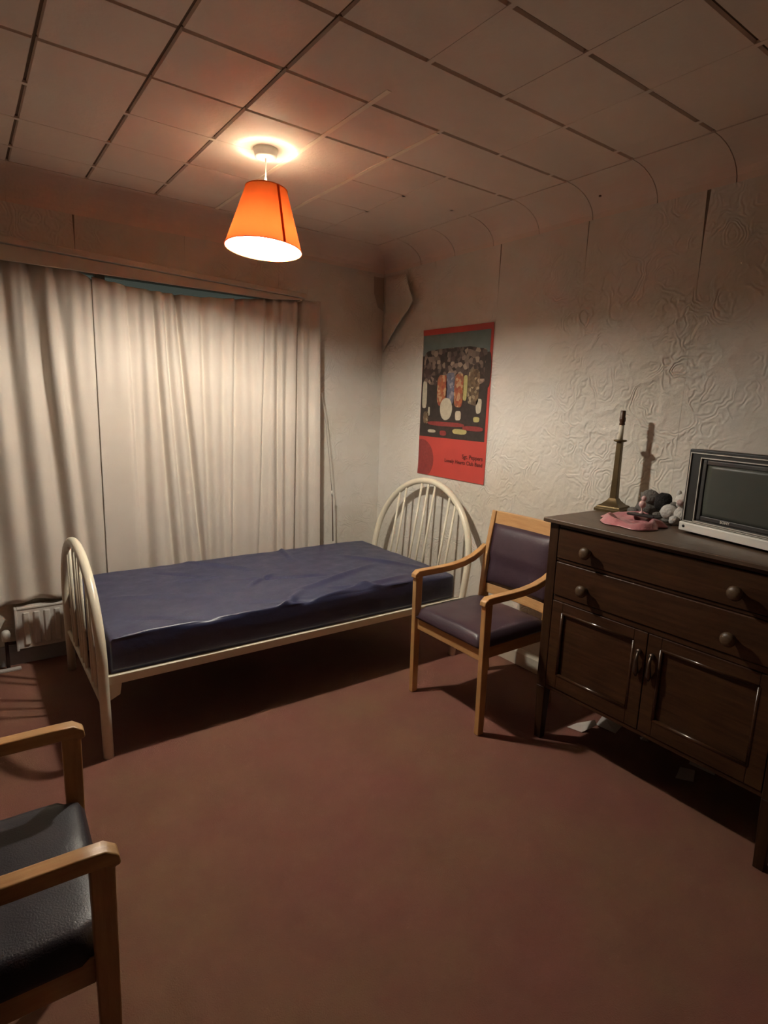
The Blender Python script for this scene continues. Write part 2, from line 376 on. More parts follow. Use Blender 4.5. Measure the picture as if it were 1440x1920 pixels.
# skirting
bm = B(); prism(bm, [(WX, 0), (WX-.016, 0), (WX-.016, .075), (WX-.006, .098), (WX, .098)], 1, YF, WY); struct(obj('baseboard_right', bm, 'skirt'))
bm = B(); prism(bm, [(WY, 0), (WY-.018, 0), (WY-.018, .075), (WY-.006, .105), (WY, .105)], 0, XL, WX-.017); struct(obj('baseboard_back', bm, 'skirt_grey'))

# ceiling: slab + square tiles + coved edge
bm = B(); box(bm, (XL-.1, YF-.1, H+.010), (WX+.12, WY+.12, H+.1)); ceil = struct(obj('ceiling', bm, 'slab'))
TS = .3175; TX0, TY0 = -1.503, -1.234; CV = .205
ix0 = math.floor((XL-TX0)/TS); iy1 = 4
lim_x, lim_y = WX-CV, WY-CV
gap = .0042
mesh_cache = {}
def tile(x0, x1, y0, y1, dz):
    key = (round(x1-x0, 4), round(y1-y0, 4)); cx, cy = (x0+x1)/2, (y0+y1)/2
    me = mesh_cache.get(key)
    if me is None:
        bm = B(); a, b = (x1-x0)/2, (y1-y0)/2; e = .004
        hexa(bm, [(-a+e, -b+e, H), (a-e, -b+e, H), (a-e, b-e, H), (-a+e, b-e, H), (-a, -b, H+.009), (a, -b, H+.009), (a, b, H+.009), (-a, b, H+.009)])
        bmesh.ops.recalc_face_normals(bm, faces=bm.faces); me = bpy.data.meshes.new('ceiling_tile'); bm.to_mesh(me); bm.free(); me.materials.append(M['tile']); mesh_cache[key] = me
    o = bpy.data.objects.new('ceiling_tile', me); COL.objects.link(o); o.parent = ceil; o.location = (cx, cy, dz)
xs = [XL]+[TX0+TS*i for i in range(-4, 5) if XL+.02 < TX0+TS*i < lim_x-.03]+[lim_x]
yl = [YF]+[TY0+TS*j for j in range(-11, 5) if YF+.02 < TY0+TS*j < lim_y-.03]+[lim_y]
for i in range(len(xs)-1):
    for j in range(len(yl)-1):
        tile(xs[i]+gap, xs[i+1]-gap, yl[j]+gap, yl[j+1]-gap, random.uniform(-.0008, .0010))
def arc_profile(flip):
    out = []
    for k in range(9):
        t = k/8*PI/2
        out.append((CV*(1-math.sin(t)) if False else CV*math.cos(t), (H-ZW)*math.sin(t)))
    return out
def cove_right(y0, y1):
    bm = B(); pr = [(WX-CV+CV*math.sin(k/8*PI/2), ZW+(H-ZW)*math.cos(k/8*PI/2)) for k in range(9)]
    poly = pr+[(WX+.002, ZW), (WX+.002, H+.009), (WX-CV, H+.009)]
    prism(bm, poly, 1, y0, y1); obj('cove_panel', bm, 'tile', ceil)
def cove_back(x0, x1):
    bm = B(); pr = [(WY-CV+CV*math.sin(k/8*PI/2), ZW+(H-ZW)*math.cos(k/8*PI/2)) for k in range(9)]
    poly = pr+[(WY+.002, ZW), (WY+.002, H+.009), (WY-CV, H+.009)]
    prism(bm, poly, 0, x0, x1); obj('cove_panel', bm, 'tile', ceil)
yl2 = yl[:-1]+[WY]; xs2 = xs[:-1]+[WX]
for j in range(len(yl2)-1): cove_right(yl2[j]+.002, yl2[j+1]-.002)
for i in range(len(xs2)-1): cove_back(xs2[i]+.0002, xs2[i+1]-.0002)
# joints that have been filled and painted pale (the ones beyond the lamp)
def filled(x, y0, y1, mt='filler', e=.005):
    bm = B(); box(bm, (x-gap-e, y0, H-(.0024 if mt == 'filler' else .0006)), (x+gap+e, y1, H+.008)); obj('joint_filler', bm, mt, ceil)
filled(TX0+TS, TY0-TS*1.35, lim_y); filled(TX0+2*TS, TY0-TS*.95, lim_y)
filled(TX0+TS, YF, TY0-TS*1.35, 'tile', .0045); filled(TX0+2*TS, YF, TY0-TS*.95, 'tile', .0045)
for k in (3, 4): filled(TX0+k*TS, YF, lim_y, 'tile', .0045)
for k in (1, 2, 3):
    y = TY0+k*TS
    if y < lim_y-.03: bm = B(); box(bm, (XL, y-gap-.0045, H-.0006), (lim_x, y+gap+.0045, H+.008)); obj('joint_filler', bm, 'tile', ceil)
bm = B(); lathe(bm, [(.006, 0), (.006, .006)], 8, (.02, -1.63, 2.392)); obj('screw_head', bm, 'bakelite', ceil)

# window behind the curtain
bm = B()
for lo, hi in (((W0, WY+.05, WZ0), (W0+.05, WY+.10, WZ1)), ((W1-.05, WY+.05, WZ0), (W1, WY+.10, WZ1)), ((W0, WY+.05, WZ0), (W1, WY+.10, WZ0+.05)), ((W0, WY+.05, WZ1-.04), (W1, WY+.10, WZ1)), ((-1.76, WY+.05, WZ0), (-1.71, WY+.10, WZ1))): box(bm, lo, hi)
win = struct(obj('window_1', bm, 'wframe'))
for a, b in ((W0+.05, -1.76), (-1.71, W1-.05)):
    bm = B(); box(bm, (a, WY+.072, WZ0+.05), (b, WY+.078, WZ1-.04)); obj('pane', bm, 'glass', win)

# pelmet over the window: batten above, fascia below
pel = thing('curtain_pelmet', 'long cream painted pelmet board above the curtains, sagging to the right', 'pelmet', (-1.8, WY, 2.1))
def pl(x, z): return (x+1.8, z-2.1)
bm = B(); prism(bm, [pl(XL+.01, 2.135), pl(-.600, 2.062), pl(-.600, 2.090), pl(XL+.01, 2.168)], 1, -.150, -.001); obj('batten', bm, 'pelmet', pel, bevel=.004)
bm = B(); prism(bm, [pl(XL+.01, 2.040), pl(-1.887, 2.034), pl(-.825, 2.032), pl(-.640, 2.050), pl(-.640, 2.060), pl(XL+.01, 2.130)], 1, -.136, -.122); obj('fascia_board', bm, 'pelmet', pel, bevel=.002)
bm = B(); prism(bm, [pl(-.640, 2.045), pl(-.625, 2.045), pl(-.625, 2.060), pl(-.640, 2.060)], 1, -.134, -.001); obj('end_return', bm, 'pelmet', pel)

# curtains
def fold_fn(valleys):
    def f(x, z):
        y = 0
        for vx, dep, wl, wr_, drift in valleys:
            q = x-(vx+drift*(1.9-z)); wd = 1.2*(wl if q < 0 else wr_)*(.75+.35*(2.0-z)/1.7)
            y += 1.9*dep*math.exp(-(q/wd)**2)*(.72+.28*min(1, max(0, (2.05-z)/.6)))
        tp = max(0, (z-1.35)/.7); y += .0055*tp*math.sin(x*2*PI/.058+2*math.sin(x*9))
        y += .008*math.sin(x*2*PI/.33+1.2*math.sin(z*1.5)+x*x)+.006*noise.noise(Vector((x*5, z*.7, 3.1)))
        return y
    return f
def curtain(name, x0, x1, ybase, ztop, zbot, valleys, label, nx=260, nz=60, edge=None):
    f = fold_fn(valleys); bm = B(); g = {}
    for i in range(nx+1):
        x = x0+(x1-x0)*i/nx
        for j in range(nz+1):
            s = j/nz; zt = ztop(x); zb = zbot(x); z = zt+(zb-zt)*s
            xx = x+(edge(x, z) if edge else 0)
            g[i, j] = bm.verts.new((xx, ybase+f(x, z), z))
    for i in range(nx):
        for j in range(nz): bm.faces.new((g[i, j], g[i+1, j], g[i+1, j+1], g[i, j+1]))
    return tag(obj(name, bm, 'curtain', smooth=True, solid=.003), label, 'curtain', 'cream curtains')
def ztr(x):
    if -1.905 < x < -.80:
        t = (x+1.905)/1.105; return 2.050-.058*math.sin(PI*t**.9)**.8
    return 2.050 if x < -.8 else (2.046 if x < -.62 else 2.062)
vr = [(-1.63, .022, .016, .045, .02), (-1.57, .012, .02, .02, 0), (-1.50, .026, .030, .014, .05), (-1.445, .016, .012, .020, .06), (-1.37, .028, .022, .012, .075), (-1.24, .020, .022, .022, .02), (-1.12, .014, .030, .020, .0), (-1.03, .024, .016, .030, -.02), (-.93, .010, .03, .02, 0), (-.845, .022, .014, .030, -.03), (-.76, .020, .026, .012, .0), (-.705, .012, .02, .02, .0), (-.618, .030, .012, .012, -.006), (-.55, .012, .02, .02, 0)]
curtain('curtain', -1.800, -.480, .018, ztr, lambda x: .355+.010*math.sin(x*21), vr, 'cream curtain panel hanging behind the bed, drooping from the pelmet', 300, 64, edge=lambda x, z: (.012*(2-z) if x > -.62 else 0))
vl = [(-2.98, .03, .03, .03, 0), (-2.80, .03, .04, .03, .0), (-2.63, .03, .03, .05, .0), (-2.47, .024, .04, .03, .02), (-2.33, .030, .03, .05, .03), (-2.19, .026, .035, .045, .03), (-2.06, .034, .040, .034, .05), (-1.955, .020, .020, .03, .05)]
curtain('curtain', XL+.03, -1.700, .026, lambda x: 2.060-(.050*min(1, max(0, (x+1.905)/.105)) if x > -1.905 else 0), lambda x: .352+.008*math.sin(x*17), vl, 'cream curtain panel at the left, ending above the radiator', 260, 64)
# draw cord at the right edge of the curtain
cord = thing('draw_cord', 'thin draw cord with a small toggle beside the curtain edge', 'cord', (-.40, .02, .45))
bm = B(); tube(bm, [(-.045, .02, 1.05), (-.02, .005, .85), (.01, 0, .60), (.034, 0, .385)], .0022, 6); obj('cord_line', bm, 'cordm', cord, smooth=True)
bm = B(); tube(bm, [(.034, 0, .39), (.036, 0, .36)], .006, 8); obj('toggle', bm, 'plug', cord, smooth=True)
bm = B(); tube(bm, [(.036, 0, .362), (.046, .004, .20), (.056, .010, .03)], .0040, 6); obj('cord_tail', bm, 'bakelite', cord, smooth=True)

# radiator under the window
rad = thing('radiator', 'white panel radiator under the left curtain beside the bed foot', 'radiator', (-1.5, .060, 0))
bm = B(); box(bm, (-.745, -.012, .100), (.60, .012, .322)); obj('panel', bm, 'rad', rad, bevel=.006)
for k in range(27):
    bm = B(); xk = -.70+k*.048; prism(bm, [(xk-.017, -.010), (xk-.010, -.022), (xk+.010, -.022), (xk+.017, -.010)], 2, .125, .300); obj('rib', bm, 'rad', rad, bevel=.003)
bm = B(); box(bm, (-.74, -.016, .318), (.595, .030, .330)); obj('top_grille', bm, 'rad', rad, bevel=.003)
bm = B(); box(bm, (-.752, -.020, .095), (-.740, .030, .328)); obj('end_panel', bm, 'rad', rad, bevel=.003)
bm = B(); lathe(bm, [(.010, 0), (.019, .006), (.021, .04), (.017, .055), (.010, .06)], 14, (-.795, 0, .155)); obj('valve', bm, 'plug', rad, smooth=True)
bm = B(); tube(bm, [(-.795, 0, .0), (-.795, 0, .13), (-.795, 0, .158)], .0085, 10); tube(bm, [(-.795, 0, .14), (-.745, 0, .14)], .009, 8); obj('pipe', bm, 'pipe', rad, smooth=True)
bm = B(); box(bm, (-2.40, .020, .0), (-2.24, .050, .012)); tag(obj('carpet_gripper', bm, 'scrap', bevel=.003), 'pale strip of wood on the floor below the radiator valve', 'strip')

# ------------------------------------------------------------------ pendant lamp
LX, LY = -1.302, -.971
lamp = thing('pendant_lamp', 'lit orange tapered pendant lamp hanging from the tiled ceiling', 'lamp', (LX, LY, H))
bm = B(); lathe(bm, [(.0, 0), (.050, -.001), (.047, -.014), (.044, -.030), (.036, -.034), (.0, -.034)], 32, caps=False); obj('ceiling_rose', bm, 'plug', lamp, smooth=True)
bm = B(); tube(bm, [(0, 0, -.03), (0, 0, -.12)], .0034, 8); obj('flex', bm, 'plug', lamp, smooth=True)
bm = B(); lathe(bm, [(.0045, -.105), (.008, -.14), (.013, -.165), (.019, -.19), (.020, -.272), (.017, -.284), (.0, -.284)], 16, caps=False); obj('bulb_holder', bm, 'plug', lamp, smooth=True)
bm = B(); lathe(bm, [(.020, -.203), (.052, -.203), (.052, -.199), (.020, -.199)], 24, caps=False); obj('light_block_ring', bm, 'plug', lamp)  # plate added inside the shade to narrow the ceiling light to a ring
bm = B(); lathe(bm, [(.0, -.279), (.014, -.281), (.018, -.290), (.0300, -.312), (.0345, -.326)], 20, caps=False); obj('light_stop_collar', bm, 'plug', lamp, smooth=True)  # opaque collar added to hold back the bulb's upward light
bm = B(); lathe(bm, [(.0345, -.326), (.0362, -.336), (.0360, -.346), (.0320, -.364), (.019, -.377), (.0, -.382)], 20, caps=False); obj('bulb', bm, 'bulb', lamp, smooth=True)
ZT, ZB, RT, RB = -.150, -.386, .085, .158
bm = B(); lathe(bm, [(RT, ZT), (RB, ZB)], 64, caps=False); sh = obj('lamp_shade', bm, 'shade', lamp, smooth=True)
bm = B(); lathe(bm, [(RT-.002, ZT+.0005), (RB-.002, ZB+.0005)], 64, caps=False); obj('shade_liner', bm, 'liner', sh, smooth=True)
bm = B(); az = math.radians(-83); g = []
for t in (0, .25, .5, .75, 1):
    r_ = RT+(RB-RT)*t+.0012; z = ZT+(ZB-ZT)*t; hw = .006
    g.append([bm.verts.new((r_*math.cos(az+s*hw/r_), r_*math.sin(az+s*hw/r_), z)) for s in (-1, 1)])
for a, b in zip(g, g[1:]): bm.faces.new((a[0], a[1], b[1], b[0]))
obj('shade_seam', bm, 'shade_seam', sh)['label'] = 'dark orange seam down the shade'
for rr, zz in ((RT, ZT), (RB, ZB)):
    bm = B(); tube(bm, [(rr*math.cos(k*2*PI/48), rr*math.sin(k*2*PI/48), zz) for k in range(49)], .0022, 6, False); obj('shade_rim', bm, 'shade', sh, smooth=True)
bm = B()
for k in range(3): a = k*2*PI/3+.4; tube(bm, [(.018*math.cos(a), .018*math.sin(a), -.20), (RT*math.cos(a), RT*math.sin(a), ZT)], .0016, 5)
tube(bm, [(.022*math.cos(k*2*PI/20), .022*math.sin(k*2*PI/20), -.20) for k in range(21)], .002, 5, False)
obj('shade_carrier', bm, 'plug', sh)
_rh = Vector((math.cos(YAW), -math.sin(YAW), 0)); _fh = Vector((math.sin(YAW), math.cos(YAW), 0))   # the shade hangs askew
sh.matrix_local = Matrix.Translation((0, 0, -.2)) @ Matrix.Rotation(math.radians(2.2), 4, _fh) @ Matrix.Rotation(math.radians(-3.8), 4, _rh) @ Matrix.Translation((0, 0, .2))

# ------------------------------------------------------------------ bed
bed = thing('bed_frame', 'single bed frame of cream metal tube with hooped head and foot', 'bed', (-1.08, -.567, 0))
def hoop(px, hw, ztop, spring, lean, n=28):
    """closed-top hoop in the plane x = px + lean*z, local coordinates"""
    pts = [(px, -hw, 0), (px+lean*spring*.5, -hw, spring*.5), (px+lean*spring, -hw, spring)]
    for k in range(1, n):
        t = PI*k/n; z = spring+(ztop-spring)*math.sin(t); pts.append((px+lean*z, -hw*math.cos(t), z))
    return pts+[(px+lean*spring, hw, spring), (px+lean*spring*.5, hw, spring*.5), (px, hw, 0)]
def bed_end(name, px, ztop, spring, lean, r, label, zc):
    hw = .465; bm = B(); tube(bm, hoop(px, hw, ztop, spring, lean), r, 14); h = obj(name, bm, 'bedmetal', bed, smooth=True); h['label'] = label
    bm = B(); tube(bm, [(px+lean*zc, -hw, zc), (px+lean*zc, hw, zc)], .011, 10); obj('crossbar', bm, 'bedmetal', h, smooth=True)
    for q in (-.275, -.215, -.065, 0, .065, .215, .275):
        z1 = spring+(ztop-spring)*math.sqrt(max(0, 1-(q/hw)**2))-.006
        bm = B(); tube(bm, [(px+lean*zc, q, zc), (px+lean*z1, q, z1)], .0075, 8); obj('spindle', bm, 'bedmetal', h, smooth=True)
    return h
bed_end('footboard', -.940, .785, .40, -.012, .020, 'low hooped foot end', .215)
bed_end('headboard', .925, .965, .50, .165, .020, 'tall hooped head end leaning on the wall', .215)
for sy in (-1, 1):
    bm = B(); box(bm, (-.935, sy*.452-.013, .305), (.972, sy*.452+.013, .343)); obj('side_rail', bm, 'bedmetal', bed, bevel=.003)
    for sx, x0 in ((1, -.925), (-1, .94)):
        bm = B(); prism(bm, [(x0, .306), (x0+sx*.05, .306), (x0+sx*.042, .255), (x0, .235)], 1, sy*.452-.005, sy*.452+.005); obj('corner_bracket', bm, 'bedmetal', bed, bevel=.002)
for k in range(9):
    bm = B(); xk = -.82+k*.205; box(bm, (xk-.02, -.440, .332), (xk+.02, .440, .345)); obj('slat', bm, 'bedmetal', bed, bevel=.002)
# mattress with creased waterproof cover
def px_floor(px, py, z):
    d = r2*((px-720)/F_PX)+u2*((960-py)/F_PX)+fwd; t = (z-CAM.z)/d.z; return (CAM.x+t*d.x, CAM.y+t*d.y)
creases = [((350, 1053), (470, 1066), .007, .020), ((440, 1087), (610, 1078), -.006, .018), ((465, 1098), (512, 1075), .007, .016), ((515, 1146), (565, 1108), .008, .020), ((560, 1106), (705, 1056), .007, .024), ((590, 1124), (760, 1078), .008, .024), ((210, 1120), (430, 1113), .005, .024), ((240, 1158), (400, 1158), -.005, .022), ((518, 1022), (550, 1050), .006, .02), ((290, 1074), (390, 1081), -.005, .018), ((640, 1040), (790, 1062), .006, .026), ((620, 1100), (800, 1098), .007, .022), ((450, 1128), (700, 1120), -.006, .025), ((330, 1090), (420, 1079), .005, .016)]
cr = [(px_floor(*a, .5), px_floor(*b, .5), h, wd) for a, b, h, wd in creases]
mx0, mx1, my0, my1, mz0, mz1 = -1.990, -.160, -1.008, -.075, .3455, .497
bm = B(); nx, ny, rr = 170, 90, .011
cross = []                                   # closed cross-section in y,z : bottom front -> front -> top -> back
def topz(x, y):
    z = mz1
    for a, b, h, wd in cr:
        d, t = segd((x, y), a, b); z += 2.3*h*math.exp(-(d/(wd*.8))**2)*(math.sin(PI*(t*.9+.05))**.6)
    z += .004*noise.noise(Vector((x*4, y*6, 1.7)))+.0025*noise.noise(Vector((x*11, y*13, 4)))
    sagx = min(1, (x-mx0)/.15, (mx1-x)/.15); return z-.008*(1-max(0, sagx))
ring = []
for i in range(nx+1):
    x = mx0+(mx1-mx0)*i/nx; e = min(x-mx0, mx1-x); rd = 0 if e > rr else rr-math.sqrt(max(0, rr*rr-(rr-e)**2)); row = []
    hem = .003*math.sin(x*9)+.004*noise.noise(Vector((x*6, 9, 2)))
    for k in range(10): row.append((my0-.004+.006*math.sin(k/9*PI)*(-1)+hem*(k/9), mz0+(mz1-rr-mz0)*k/9))
    for k in range(1, 6): t = PI/2*k/6; row.append((my0+rr-rr*math.cos(t)-.002, mz1-rr+rr*math.sin(t)))
    for k in range(ny+1):
        y = my0+rr+(my1-my0-2*rr)*k/ny; row.append((y, None))
    for k in range(1, 6): t = PI/2*k/6; row.append((my1-rr+rr*math.sin(t), mz1-rr+rr*math.cos(t)))
    for k in range(6): row.append((my1, mz1-rr-(mz1-rr-mz0)*k/5))
    vsr = []
    for y, z in row:
        if z is None: z = topz(x, y)
        elif z > mz1-rr: z += (topz(x, min(max(y, my0), my1))-mz1)*(z-(mz1-rr))/rr
        z = z-rd*max(0, (z-mz0)/(mz1-mz0)); vsr.append(bm.verts.new((x, y, max(mz0, z))))
    ring.append(vsr)
for a, b in zip(ring, ring[1:]):
    m_ = len(a)
    for k in range(m_): bm.faces.new((a[k], a[(k+1) % m_], b[(k+1) % m_], b[k]))
bm.faces.new(ring[0][::-1]); bm.faces.new(ring[-1])
mat_o = tag(obj('mattress', bm, 'pvc', smooth=True), 'navy blue wipe-clean mattress with creased cover on the cream bed frame', 'mattress')

# ------------------------------------------------------------------ armchairs (local: front faces +x)
def armchair(label, loc, rotz):
    t = thing('armchair', label, 'chair', loc, rotz, 'beech armchairs')
    hw = .236
    Y = Vector((0, 1, 0))
    for s in (-1, 1):
        bm = B(); hexa(bm, [(.222, s*hw-.014, 0), (.256, s*hw-.014, 0), (.256, s*hw+.014, 0), (.222, s*hw+.014, 0), (.219, s*hw-.014, .612), (.262, s*hw-.014, .612), (.262, s*hw+.014, .612), (.219, s*hw+.014, .612)])
        obj('front_leg', bm, 'beech', t, bevel=.004)
        pts = [(.262, s*hw, .604), (.258, s*hw, .618), (.244, s*hw, .6265), (.20, s*hw, .627), (.10, s*hw, .627), (.02, s*hw, .630), (-.06, s*hw, .640), (-.13, s*hw, .660), (-.185, s*hw, .688), (-.222, s*hw, .715)]
        bm = B(); sweep_rect(bm, pts, [.018]*7+[.017, .016, .015], [.010, .014, .0165]+[.0165]*5+[.016, .014], Y); obj('armrest', bm, 'beech_x', t, bevel=.006, seg=3)
        pts = [(-.262, s*(hw-.022), 0), (-.225, s*(hw-.022), .25), (-.205, s*(hw-.022), .45), (-.222, s*(hw-.022), .66), (-.262, s*(hw-.022), .905)]
        bm = B(); sweep_rect(bm, pts, .014, [.020, .024, .027, .025, .018], Y); obj('rear_leg', bm, 'beech', t, bevel=.004)
        bm = B(); box(bm, (-.195, s*(hw-.026)-.010, .345), (.222, s*(hw-.026)+.010, .402)); obj('side_rail', bm, 'beech_x', t, bevel=.003)
    bm = B(); box(bm, (.222, -hw+.015, .342), (.244, hw-.015, .405)); obj('front_rail', bm, 'beech_y', t, bevel=.003)
    bm = B(); box(bm, (-.215, -hw+.037, .345), (-.195, hw-.037, .402)); obj('rear_rail', bm, 'beech_y', t, bevel=.003)
    def backbar(z0, z1, th):
        xx = lambda z: -.205-.030*max(0, (z-.45)/.21) if z < .66 else -.225-.037*(z-.66)/.245
        bm = B(); yb = hw-.035; n = 8; g = []
        for k in range(n+1):
            y = -yb+2*yb*k/n; b_ = -.012*(1-(y/yb)**2)
            g.append([bm.verts.new((xx(z)+b_+sx*th, y, z)) for z, sx in ((z0, 1), (z1, 1), (z1, -1), (z0, -1))])
        for a, b in zip(g, g[1:]):
            for q in range(4): bm.faces.new((a[q], a[(q+1) % 4], b[(q+1) % 4], b[q]))
        bm.faces.new(g[0][::-1]); bm.faces.new(g[-1]); return bm
    obj('top_rail', backbar(.838, .905, .012), 'beech_y', t, bevel=.004)
    obj('lower_back_rail', backbar(.470, .520, .012), 'beech_y', t, bevel=.004)
    # padded back, bulging towards the sitter
    bm = B(); g = {}; n, m_ = 14, 12; yb = hw-.036
    for i in range(n+1):
        for j in range(m_+1):
            y = -yb+2*yb*i/n; zb = .520; z = zb+(.842-zb)*j/m_; u = (y/yb)**2; v = (2*j/m_-1)**2
            xb = (-.205-.030*(z-.45)/.21 if z < .66 else -.225-.037*(z-.66)/.245)-.012*(1-u)
            g[i, j, 0] = bm.verts.new((xb+.012+.026*(1-u**3)*(1-v**3), y, z)); g[i, j, 1] = bm.verts.new((xb-.012, y, z))
    for i in range(n):
        for j in range(m_):
            bm.faces.new((g[i, j, 0], g[i+1, j, 0], g[i+1, j+1, 0], g[i, j+1, 0])); bm.faces.new((g[i, j+1, 1], g[i+1, j+1, 1], g[i+1, j, 1], g[i, j, 1]))
    for i in range(n):
        for j in (0, m_): bm.faces.new((g[i, j, 0], g[i, j, 1], g[i+1, j, 1], g[i+1, j, 0]))
    for j in range(m_):
        for i in (0, n): bm.faces.new((g[i, j, 0], g[i, j+1, 0], g[i, j+1, 1], g[i, j, 1]))
    obj('backrest_pad', bm, 'vinyl', t, smooth=True)
    # seat pad, domed with a rolled front edge
    bm = B(); n, m_ = 30, 28; g = {}; x0, x1, yb = -.185, .258, .229
    for i in range(n+1):
        for j in range(m_+1):
            x = x0+(x1-x0)*i/n; y = -yb+2*yb*j/m_; u = abs(2*i/n-1)**9; v = abs(2*j/m_-1)**11
            if x > .205: y *= .945
            zt = .412+.052*math.sqrt(max(0, (1-u)*(1-v)))**.55+.004*noise.noise(Vector((x*9, y*9, 2)))
            g[i, j, 0] = bm.verts.new((x, y, zt)); g[i, j, 1] = bm.verts.new((x, y, .4035))
    for i in range(n):
        for j in range(m_):
            bm.faces.new((g[i, j, 0], g[i+1, j, 0], g[i+1, j+1, 0], g[i, j+1, 0])); bm.faces.new((g[i, j+1, 1], g[i+1, j+1, 1], g[i+1, j, 1], g[i, j, 1]))
    for i in range(n):
        for j in (0, m_): bm.faces.new((g[i, j, 0], g[i, j, 1], g[i+1, j, 1], g[i+1, j, 0]))
    for j in range(m_):
        for i in (0, n): bm.faces.new((g[i, j, 0], g[i, j+1, 0], g[i, j+1, 1], g[i, j, 1]))
    obj('seat_pad', bm, 'vinyl', t, smooth=True)
    return t
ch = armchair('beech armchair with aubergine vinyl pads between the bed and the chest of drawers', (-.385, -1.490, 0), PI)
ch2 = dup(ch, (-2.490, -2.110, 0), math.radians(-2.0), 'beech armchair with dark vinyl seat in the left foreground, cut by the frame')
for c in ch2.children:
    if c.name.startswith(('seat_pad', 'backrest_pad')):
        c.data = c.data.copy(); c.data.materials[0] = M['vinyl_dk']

# ------------------------------------------------------------------ chest of drawers
DY0, DY1, DX0, DX1, DZ = -1.862, -2.812, -.425, .060, 1.0   # left end, right end, front, back, top
dr = thing('chest_of_drawers', 'dark oak chest with two long drawers above two panelled doors', 'chest', ((DX0+DX1)/2, (DY0+DY1)/2, 0))
def L(x, y, z): return (x-(DX0+DX1)/2, y-(DY0+DY1)/2, z)
def dbox(bm, a, b):
    a, b = L(*a), L(*b); box(bm, tuple(min(p, q) for p, q in zip(a, b)), tuple(max(p, q) for p, q in zip(a, b)))
bm = B(); dbox(bm, (DX0-.022, DY0+.022, .982), (DX1+.004, DY1-.022, DZ)); obj('top', bm, 'oak_top', dr, bevel=.004)
for y in (DY0, DY1+.045):
    bm = B(); hexa(bm, [L(DX0+.008, y-.038, 0), L(DX0+.04, y-.038, 0), L(DX0+.04, y-.005, 0), L(DX0+.008, y-.005, 0), L(DX0, y-.045, .25), L(DX0+.045, y-.045, .25), L(DX0+.045, y, .25), L(DX0, y, .25)])
    box(bm, L(DX0, y-.045, .25), L(DX0+.045, y, .982)); obj('front_leg', bm, 'oak_v', dr, bevel=.003)
    bm = B(); box(bm, L(DX1-.045, y-.045, 0), L(DX1, y, .982)); obj('rear_leg', bm, 'oak_v', dr, bevel=.003)
for y in (DY0-.008, DY1+.022):
    bm = B(); dbox(bm, (DX0+.045, y, .25), (DX1-.045, y-.014, .982)); obj('side_panel', bm, 'oak_v', dr)
bm = B(); dbox(bm, (DX1-.02, DY0-.045, .25), (DX1-.008, DY1+.045, .982)); obj('back_panel', bm, 'oak', dr)
bm = B(); dbox(bm, (DX0+.02, DY0-.045, .255), (DX1-.02, DY1+.045, .272)); obj('bottom_board', bm, 'oak', dr)
for z0, z1 in ((.966, .982), (.824, .836), (.655, .676), (.250, .268)):
    bm = B(); dbox(bm, (DX0+.004, DY0-.045, z0), (DX0+.03, DY1+.045, z1)); obj('rail', bm, 'oak', dr, bevel=.002)
def knob(parent, y, z):
    bm = B(); lathe(bm, [(.010, 0), (.010, .012), (.014, .018), (.023, .026), (.025, .034), (.020, .042), (.009, .046)], 18)
    bmesh.ops.rotate(bm, verts=bm.verts, cent=(0, 0, 0), matrix=Matrix.Rotation(-PI/2, 3, 'Y')); bmesh.ops.translate(bm, verts=bm.verts, vec=L(DX0-.002, y, z)); obj('knob', bm, 'knobwood', parent, smooth=True)
for z0, z1, zk in ((.838, .964, .893), (.678, .822, .738)):
    bm = B(); dbox(bm, (DX0-.002, DY0-.048, z0), (DX0+.018, DY1+.048, z1)); d = obj('drawer', bm, 'oak', dr, bevel=.004); 
    for y in (-2.062, -2.615): knob(d, y, zk)
def door(y0, y1, hy, name='door'):
    z0, z1 = .270, .653; st = .052; bm = B()
    for a, b in (((DX0, y0, z0), (DX0+.02, y0-st, z1)), ((DX0, y1+st, z0), (DX0+.02, y1, z1)), ((DX0, y0-st, z0), (DX0+.02, y1+st, z0+.062)), ((DX0, y0-st, z1-.045), (DX0+.02, y1+st, z1))): dbox(bm, a, b)
    d = obj(name, bm, 'oak', dr, bevel=.002)
    bm = B(); dbox(bm, (DX0+.010, y0-st+.002, z0+.060), (DX0+.018, y1+st-.002, z1-.043)); obj('door_panel', bm, 'oak', d)
    # moulding round the panel
    bm = B(); a0, a1, b0, b1 = y0-st, y1+st, z0+.062, z1-.045
    for p, q in (((a0, b0), (a1, b0)), ((a1, b0), (a1, b1)), ((a1, b1), (a0, b1)), ((a0, b1), (a0, b0))): tube(bm, [L(DX0+.004, *p), L(DX0+.004, *q)], .007, 8)
    obj('moulding', bm, 'oak_gloss', d, smooth=True)
    bm = B(); tube(bm, [L(DX0-.002, hy, .575), L(DX0-.012, hy, .575)], .010, 10); tube(bm, [L(DX0-.012, hy, .575), L(DX0-.018, hy, .545), L(DX0-.014, hy, .500), L(DX0-.010, hy, .480)], [.004, .007, .011, .004], 8); obj('handle', bm, 'brownmetal', d, smooth=True)
door(DY0-.047, -2.336, -2.313); door(-2.339, DY1+.047, -2.363)

